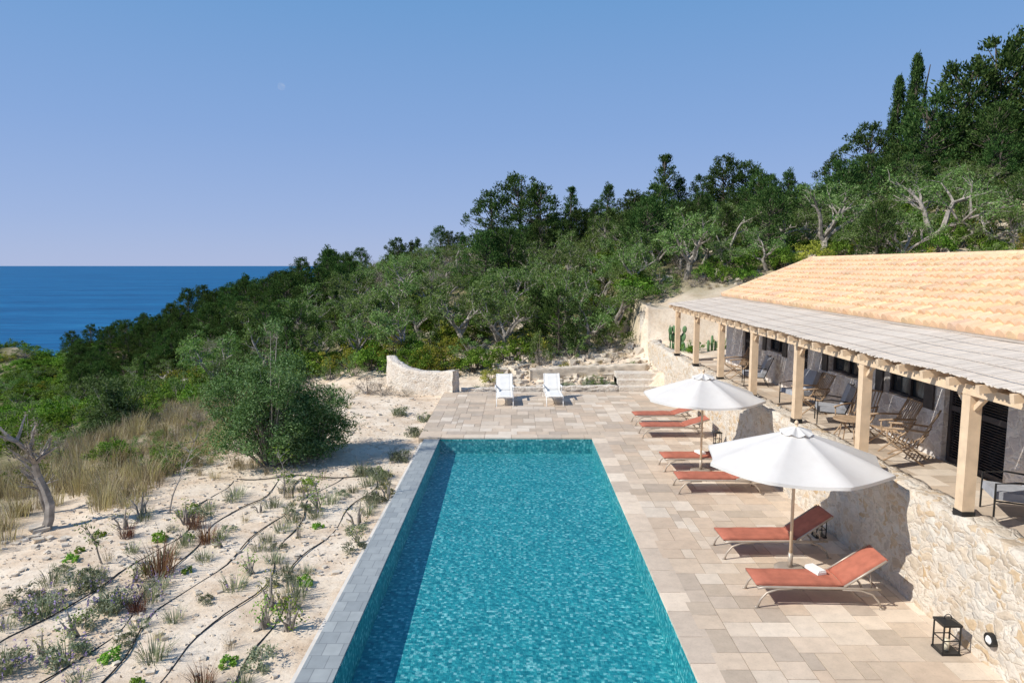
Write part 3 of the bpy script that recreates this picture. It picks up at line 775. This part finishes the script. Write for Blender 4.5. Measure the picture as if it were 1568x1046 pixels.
for x,y,s,me in ((-1.1,30.2,.55,b_ye[0]),(-2.0,31.5,.8,b_gr[0]),(-3.6,31.6,.95,b_ye[1]),(-4.9,32,.9,b_gr[1]),(-.2,32.5,.9,b_gr[2]),(-7,32.5,1.0,b_gr[0]),(-8.3,33,1.,b_ye[0]),(-6.2,34,1.1,b_ye[1]),
  (-10,33,1.1,b_gr[2]),(2.7,33.2,.8,b_ol[0]),(4.6,34,.9,b_ol[1]),(.8,34.0,1.0,b_ye[0]),(-11.5,31,.8,b_ol[0]),(-5.6,28.3,.5,b_dry[0]),(-6.4,28.9,.6,b_dry[1]),(-4.6,28.1,.35,b_dry[0]),(3.5,29.4,.3,b_ol[0]),(5.4,31.4,.35,b_gr[0]),(2.2,31.2,.25,b_ye[1]),(4.6,32.2,.3,b_dry[0])):
    place('shrub',me,x,y,s)
big=bush(51,3.2,1.4,[M_olive2,M_bark],190,230,.085,.026,.4,.2)
inst('olive_bush',big,(-6.75,18.3,-.25),.6,1.02)
mid=bush(52,2.3,1.05,[M_olive2,M_bark],90,190,.09,.028,.34,.2)
inst('olive_bush',mid,(-5.85,19.3,-.25),1.2,1.05)
inst('olive_bush',mid,(-15.3,25.5,zf(-15.3,25.5)-.1),2.2,1.15)
inst('olive_bush',mid,(-12.5,29.5,zf(-12.5,29.5)-.1),4,1.0)
for x,y,s in ((-19.5,26,.8),(-22,30,.9),(-17,31,.8),(-9.3,27,.5),(-25,36,1.1),(-20,37,1.0),(-29,41,1.2),(-14,35,1.0)): place('shrub',random.choice(b_ol+b_gr),x,y,s)

tg=[tuft(s,70,.7,.9,.013,[M_straw],lean=.6) for s in (61,62,63)]
dg=empty('dry_grass')
for k in range(540):
    y=random.uniform(12.5,31);x=-8.9-abs(random.gauss(0,4.5))-max(0,(15-y)*.25)-max(0,(y-20))*.12
    if y<15 and x>-10.3: continue
    place('tuft',random.choice(tg),x,y,random.uniform(.4,1.1),dz=0,parent=dg)
for k in range(200):
    y=random.uniform(17,29);x=random.uniform(-12,-6.5);place('tuft',random.choice(tg),x,y,random.uniform(.25,.6),parent=dg)
for k in range(260):
    x=random.uniform(-4,16);y=random.uniform(28.8,36) 
    if x>5.5 and y<35.2: continue
    place('tuft',random.choice(tg),x,y,random.uniform(.2,.5),parent=dg)
for k in range(90):
    x=random.uniform(-20,-9);y=random.uniform(18,31);place('shrub',random.choice(b_ol+b_gr+b_dry+b_dry),x,y,random.uniform(.25,.55),parent=shr)

lav=[tuft(s,110,.26,.5,.01,[M_lav,M_flower],flower=.02,lean=.9) for s in (71,72)]
lavf=[tuft(s,120,.24,.5,.01,[M_lav,M_flower],flower=.14,lean=1.0) for s in (73,74)]
redg=[tuft(s,150,.5,.6,.012,[M_red],lean=.8) for s in (75,76)]
grn=bush(77,.16,.17,[M_green,M_dbark],12,26,.05,.035,.06,stem=False)
lump=bush(80,.2,.22,[M_lav,M_dbark],16,36,.05,.016,.07,stem=False)
sap=bush(78,.5,.22,[M_green,M_bark],12,9,.045,.025,.1)
sap2=bush(79,.4,.25,[M_yel,M_bark],12,12,.05,.012,.12)
rows=[-3.35,-4.1,-4.9,-5.75,-6.6,-7.4,-8.2]
random.seed(5)
def hx(x0,y): return x0+.2*math.sin(y*.8+x0*3)+.12*math.sin(y*2.1+x0*2)-max(0,12-y)*.06*abs(x0+3)/2*.5
for xi,x0 in enumerate(rows):
    y=7.4
    while y<17.5:
        x=hx(x0,y)+random.gauss(0,.1);u=random.random()
        if not(xi>=5 and y>15) and not(xi>=4 and y>16):
            left=xi>=3 and y<11.6
            if u<(.2 if left else .0): place('lavender_plant',random.choice(lavf),x,y,random.uniform(.7,1.2))
            elif u<.38: place('lavender_plant',random.choice(lav),x,y,random.uniform(.6,1.1))
            elif u<.56: place('santolina_plant',lump,x,y,random.uniform(.6,1.4))
            elif u<.68: place('ground_cover_plant',grn,x,y,random.uniform(.5,1.1))
            elif u<.8: place('young_shrub',random.choice([sap,sap2]),x,y,random.uniform(.6,1.2))
            elif u<.9: place('dry_herb_plant',tg[0],x,y,random.uniform(.2,.42))
            elif u<.93: place('fountain_grass',random.choice(redg),x,y,random.uniform(.5,.75))
        y+=random.uniform(.36,.6)
for x,y,s in ((-6.35,11.6,1.15),(-6.15,13.0,.8),(-7.9,13.3,.6)): place('fountain_grass',redg[0],x,y,s)
for x,y,s in ((-7.5,10.2,1.25),(-6.5,10.4,1.1),(-6.3,8.95,1.15),(-7.0,8.7,1.25),(-7.25,11.1,1.1)): place('lavender_plant',lavf[0],x,y,s);place('santolina_plant',lump,x,y,s*1.2)
for x,y in ((-3.3,18.6),(-3.2,21.3),(-3.5,16.9),(-4.0,17.3),(-3.3,15.2),(-3.25,23.5),(-4.3,24.5),(3.6,28.9),(4.0,29.2),(3.1,29.3),(2.2,29.2),(-1.6,29.0),(-.6,29.0)):
    place('lavender_plant',random.choice(lav),x,y,random.uniform(1.1,1.5));place('santolina_plant',lump,x+.05,y+.05,random.uniform(1.1,1.6))
def sapling(seed,H,mat,n,name,x,y,wob=.12,tr=.02):
    r=np.random.default_rng(seed);q=QM();tp,d=wig(r,(0,0,-.1),(0,0,1),H,7,wob);q.tube(tp,np.linspace(tr,tr*.3,8),6,1);C=[]
    for k in range(14):
        i=int(r.integers(3,8));a=r.uniform(0,6.28);b,_=wig(r,tp[i],(math.cos(a),math.sin(a),1.0),H*.28,3,.2);q.tube(b,np.linspace(tr*.4,tr*.12,4),4,1,cap=False);C+=[b[-1],b[-2],b[-3]]
    C=np.array(C);C=np.repeat(C,n,0)+r.normal(size=(len(C)*n,3))*.06
    q.leaves(C,.07,.025,0,seed=seed);o=q.obj(name,[mat,M_bark]);o.location=(x,y,zf(x,y))
sapling(81,1.75,M_olive,2,'olive_sapling',-7.7,14.6);sapling(82,2.3,M_gray,12,'old_olive_stump',-10.1,14.0,.22,.12)
sapling(83,.9,M_green,3,'olive_sapling',-4.3,14.6);sapling(84,.9,M_olive,2,'olive_sapling',-7.6,12.0);sapling(85,1.1,M_green,3,'olive_sapling',-5.5,15.6);sapling(86,1.6,M_gray,5,'dry_sapling',-10.9,15.3,.2,.06)
hs=empty('irrigation_hoses')
for x0 in [-3.75,-4.55,-5.35,-6.15,-7.1]:
    q=QM();P=[]
    for y in np.arange(6.5,17.2,.3):
        x=hx(x0,y);P.append((x,y,zf(x,y)+.010+.014*math.sin(y*1.7+x0*5)))
    q.tube(P,.012,5);q.obj('hose',[M_hose],True,parent=hs)
q=QM();P=[]
for x in np.arange(-7.2,-3.4,.25):
    y=17.1+.12*math.sin(x*3);P.append((x,y,zf(x,y)+.02))
q.tube(P,.012,5);q.obj('hose',[M_hose],True,parent=hs)
q=QM();r=np.random.default_rng(9)
def rocks(n,x0,x1,y0,y1,s0,s1):
    c8=np.array([[-1,-1,-1],[1,-1,-1],[1,1,-1],[-1,1,-1],[-1,-1,1],[1,-1,1],[1,1,1],[-1,1,1]],float)
    X=r.uniform(x0,x1,n);Y=r.uniform(y0,y1,n);Z=zt(X,Y)
    s=s0+(s1-s0)*r.uniform(0,1,n)**4
    V=c8[None]*(1+r.normal(size=(n,8,3))*.25)*s[:,None,None]*.5*r.uniform([.7,.7,.4],[1.3,1.3,.8],(n,3))[:,None,:]
    a=r.uniform(0,6.28,n);c,sn_=np.cos(a)[:,None],np.sin(a)[:,None]
    Vx=V[:,:,0]*c-V[:,:,1]*sn_;Vy=V[:,:,0]*sn_+V[:,:,1]*c
    V=np.stack([Vx+X[:,None],Vy+Y[:,None],V[:,:,2]+Z[:,None]+s[:,None]*.12],-1).reshape(-1,3)
    F=np.array([[0,3,2,1],[4,5,6,7],[0,1,5,4],[1,2,6,5],[2,3,7,6],[3,0,4,7]])
    q.add(V,(F[None]+np.arange(n)[:,None,None]*8).reshape(-1,4))
rocks(4200,-10.5,-3.0,6,20,.012,.09);rocks(1200,-13,-3.1,18,29,.02,.12)
q.obj('gravel',[M_rock])
q=QM();n=5200;X=r.uniform(-10.5,-3.0,n);Y=r.uniform(6.5,27,n)
keep=(fbm(X,Y,1.3)+r.normal(size=n)*.35)>.15;X=X[keep];Y=Y[keep]
q.leaves(np.stack([X,Y,zt(X,Y)+.012],1),.05,.018,0,outw=np.tile([[0,0,3.]],(len(X),1)),seed=8);q.obj('leaf_litter',[M_litter])
q=QM();rocks(900,-1,6.1,28.8,34,.05,.4);rocks(400,-20,40,34,60,.2,.9);rocks(40,16,34,33,42,.3,.9);q.obj('hillside_rocks',[M_rock])
q=QM();rocks(30,-11,-9,10,14,.1,.3);q.obj('field_stones',[M_rock])

q=QM();r=np.random.default_rng(3)
def pad(q,c,h,w,ax,tilt):
    V=[];nu,nv=8,12
    for i in range(nu+1):
        th=PI*i/nu
        for k in range(nv):
            ph=2*PI*k/nv;p=np.array([w/2*math.sin(th)*math.cos(ph),.035*math.sin(th)*math.sin(ph),h/2-h/2*math.cos(th)])
            V.append(p)
    V=np.array(V)@rot('y',tilt).T@rot('z',ax).T+np.array(c)
    q.add(V,[[i*nv+k,i*nv+(k+1)%nv,(i+1)*nv+(k+1)%nv,(i+1)*nv+k] for i in range(nu) for k in range(nv)])
for k in range(5):
    a=r.uniform(0,3);t=r.uniform(-.4,.4);c=np.array([r.normal()*.15,r.normal()*.15,0]);pad(q,c,.5,.3,a,t)
    top=c+rot('z',a)@rot('y',t)@np.array([0,0,.46])
    for j in (-1,1):
        t2=t+j*r.uniform(.3,.7);pad(q,top,.42,.26,a+.3*j,t2);tp2=top+rot('z',a+.3*j)@rot('y',t2)@np.array([0,0,.4]);pad(q,tp2,.32,.2,a,t2*.4)
q.obj('prickly_pear_cactus',[M_cact],True,loc=(6.95,29.6,1.45))
q=QM()
for x,h in ((0,.75),(.16,.5),(-.17,.55)): q.tube([(x,x*.5,0),(x*1.1,x*.5,h*.5),(x*1.1,x*.5,h*.95),(x*1.1,x*.5,h)],[.05,.06,.05,.02],9)
q.obj('columnar_cactus',[M_cact],True,loc=(8.5,29.5,1.45))
for x,y,s in ((7.5,29.0,.4),(9.2,30.2,.45),(10.3,30.5,.4)): inst('shrub',b_gr[0],(x,y,1.5),0,s)

# faint daytime moon
N=NT('moon_surface');e_=N.n('ShaderNodeEmission');e_.inputs[0].default_value=(.8,.85,.95,1);e_.inputs[1].default_value=.8
t=N.n('ShaderNodeBsdfTransparent');ms=N.n('ShaderNodeMixShader');v=N.coord((.01,.01,.01));N.l(N.ramp(N.noise(v,1.2,4),[(.4,.02),(.7,.14)]),ms.inputs[0])
N.l(t.outputs[0],ms.inputs[1]);N.l(e_.outputs[0],ms.inputs[2]);N.l(ms.outputs[0],N.out.inputs[0])
q=QM();V=[];nu,nv=12,24
for i in range(nu+1):
    th=PI*i/nu
    for k in range(nv): V.append([130*math.sin(th)*math.cos(2*PI*k/nv),130*math.sin(th)*math.sin(2*PI*k/nv),130*math.cos(th)])
q.add(V,[[i*nv+k,i*nv+(k+1)%nv,(i+1)*nv+(k+1)%nv,(i+1)*nv+k] for i in range(nu) for k in range(nv)])
D=24000;q.obj('moon',[N.m],True,loc=(-.345*D,1.035*D,.2614*D))

# ------------------------------------------------------------------ light & sky
el=math.radians(41);dx,dy=.93,.37
sun=bpy.data.lights.new('sun','SUN');sun.energy=5.0;sun.angle=math.radians(.5);sun.color=(1,.955,.87)
so=bpy.data.objects.new('sun',sun);COL.objects.link(so)
so.rotation_euler=Vector((dx*math.cos(el),dy*math.cos(el),-math.sin(el))).to_track_quat('-Z','Y').to_euler()
w=bpy.data.worlds.new('World');sc.world=w;w.use_nodes=True;nt=w.node_tree
sky=nt.nodes.new('ShaderNodeTexSky');sky.sky_type='NISHITA';sky.sun_disc=False
sky.sun_elevation=el;sky.sun_rotation=math.atan2(-dx,-dy)%(2*PI);sky.altitude=0;sky.air_density=1.0;sky.dust_density=.2;sky.ozone_density=2
bg=nt.nodes['Background'];bg.inputs[1].default_value=.12
tc=nt.nodes.new('ShaderNodeTexCoord');sz=nt.nodes.new('ShaderNodeSeparateXYZ');nt.links.new(tc.outputs['Generated'],sz.inputs[0])
rp=nt.nodes.new('ShaderNodeValToRGB');cr=rp.color_ramp
stops=[(0,(.40,.49,.75)),(.06,(.335,.45,.745)),(.18,(.245,.395,.715)),(.34,(.16,.345,.66)),(.6,(.09,.22,.48)),(1,(.065,.17,.4))]
while len(cr.elements)<len(stops): cr.elements.new(.5)
for e_,(p,c) in zip(cr.elements,stops): e_.position=p;e_.color=(*c,1)
nt.links.new(sz.outputs[2],rp.inputs[0])
vm=nt.nodes.new('ShaderNodeVectorMath');vm.operation='SCALE';vm.inputs['Scale'].default_value=1/.12;nt.links.new(rp.outputs[0],vm.inputs[0])
mx=nt.nodes.new('ShaderNodeMix');mx.data_type='RGBA';mx.inputs[0].default_value=.92
nt.links.new(sky.outputs[0],mx.inputs[6]);nt.links.new(vm.outputs[0],mx.inputs[7]);nt.links.new(mx.outputs[2],bg.inputs[0])
cam=bpy.data.cameras.new('camera');co=bpy.data.objects.new('camera',cam);COL.objects.link(co)
cam.lens=24;cam.sensor_width=36;cam.clip_end=200000;cam.clip_start=.1
co.location=(0,0,5.2);co.rotation_euler=(math.radians(90-6.33),0,math.radians(.36))
sc.camera=co
sc.view_settings.view_transform='Standard';sc.view_settings.look='None';sc.view_settings.exposure=0
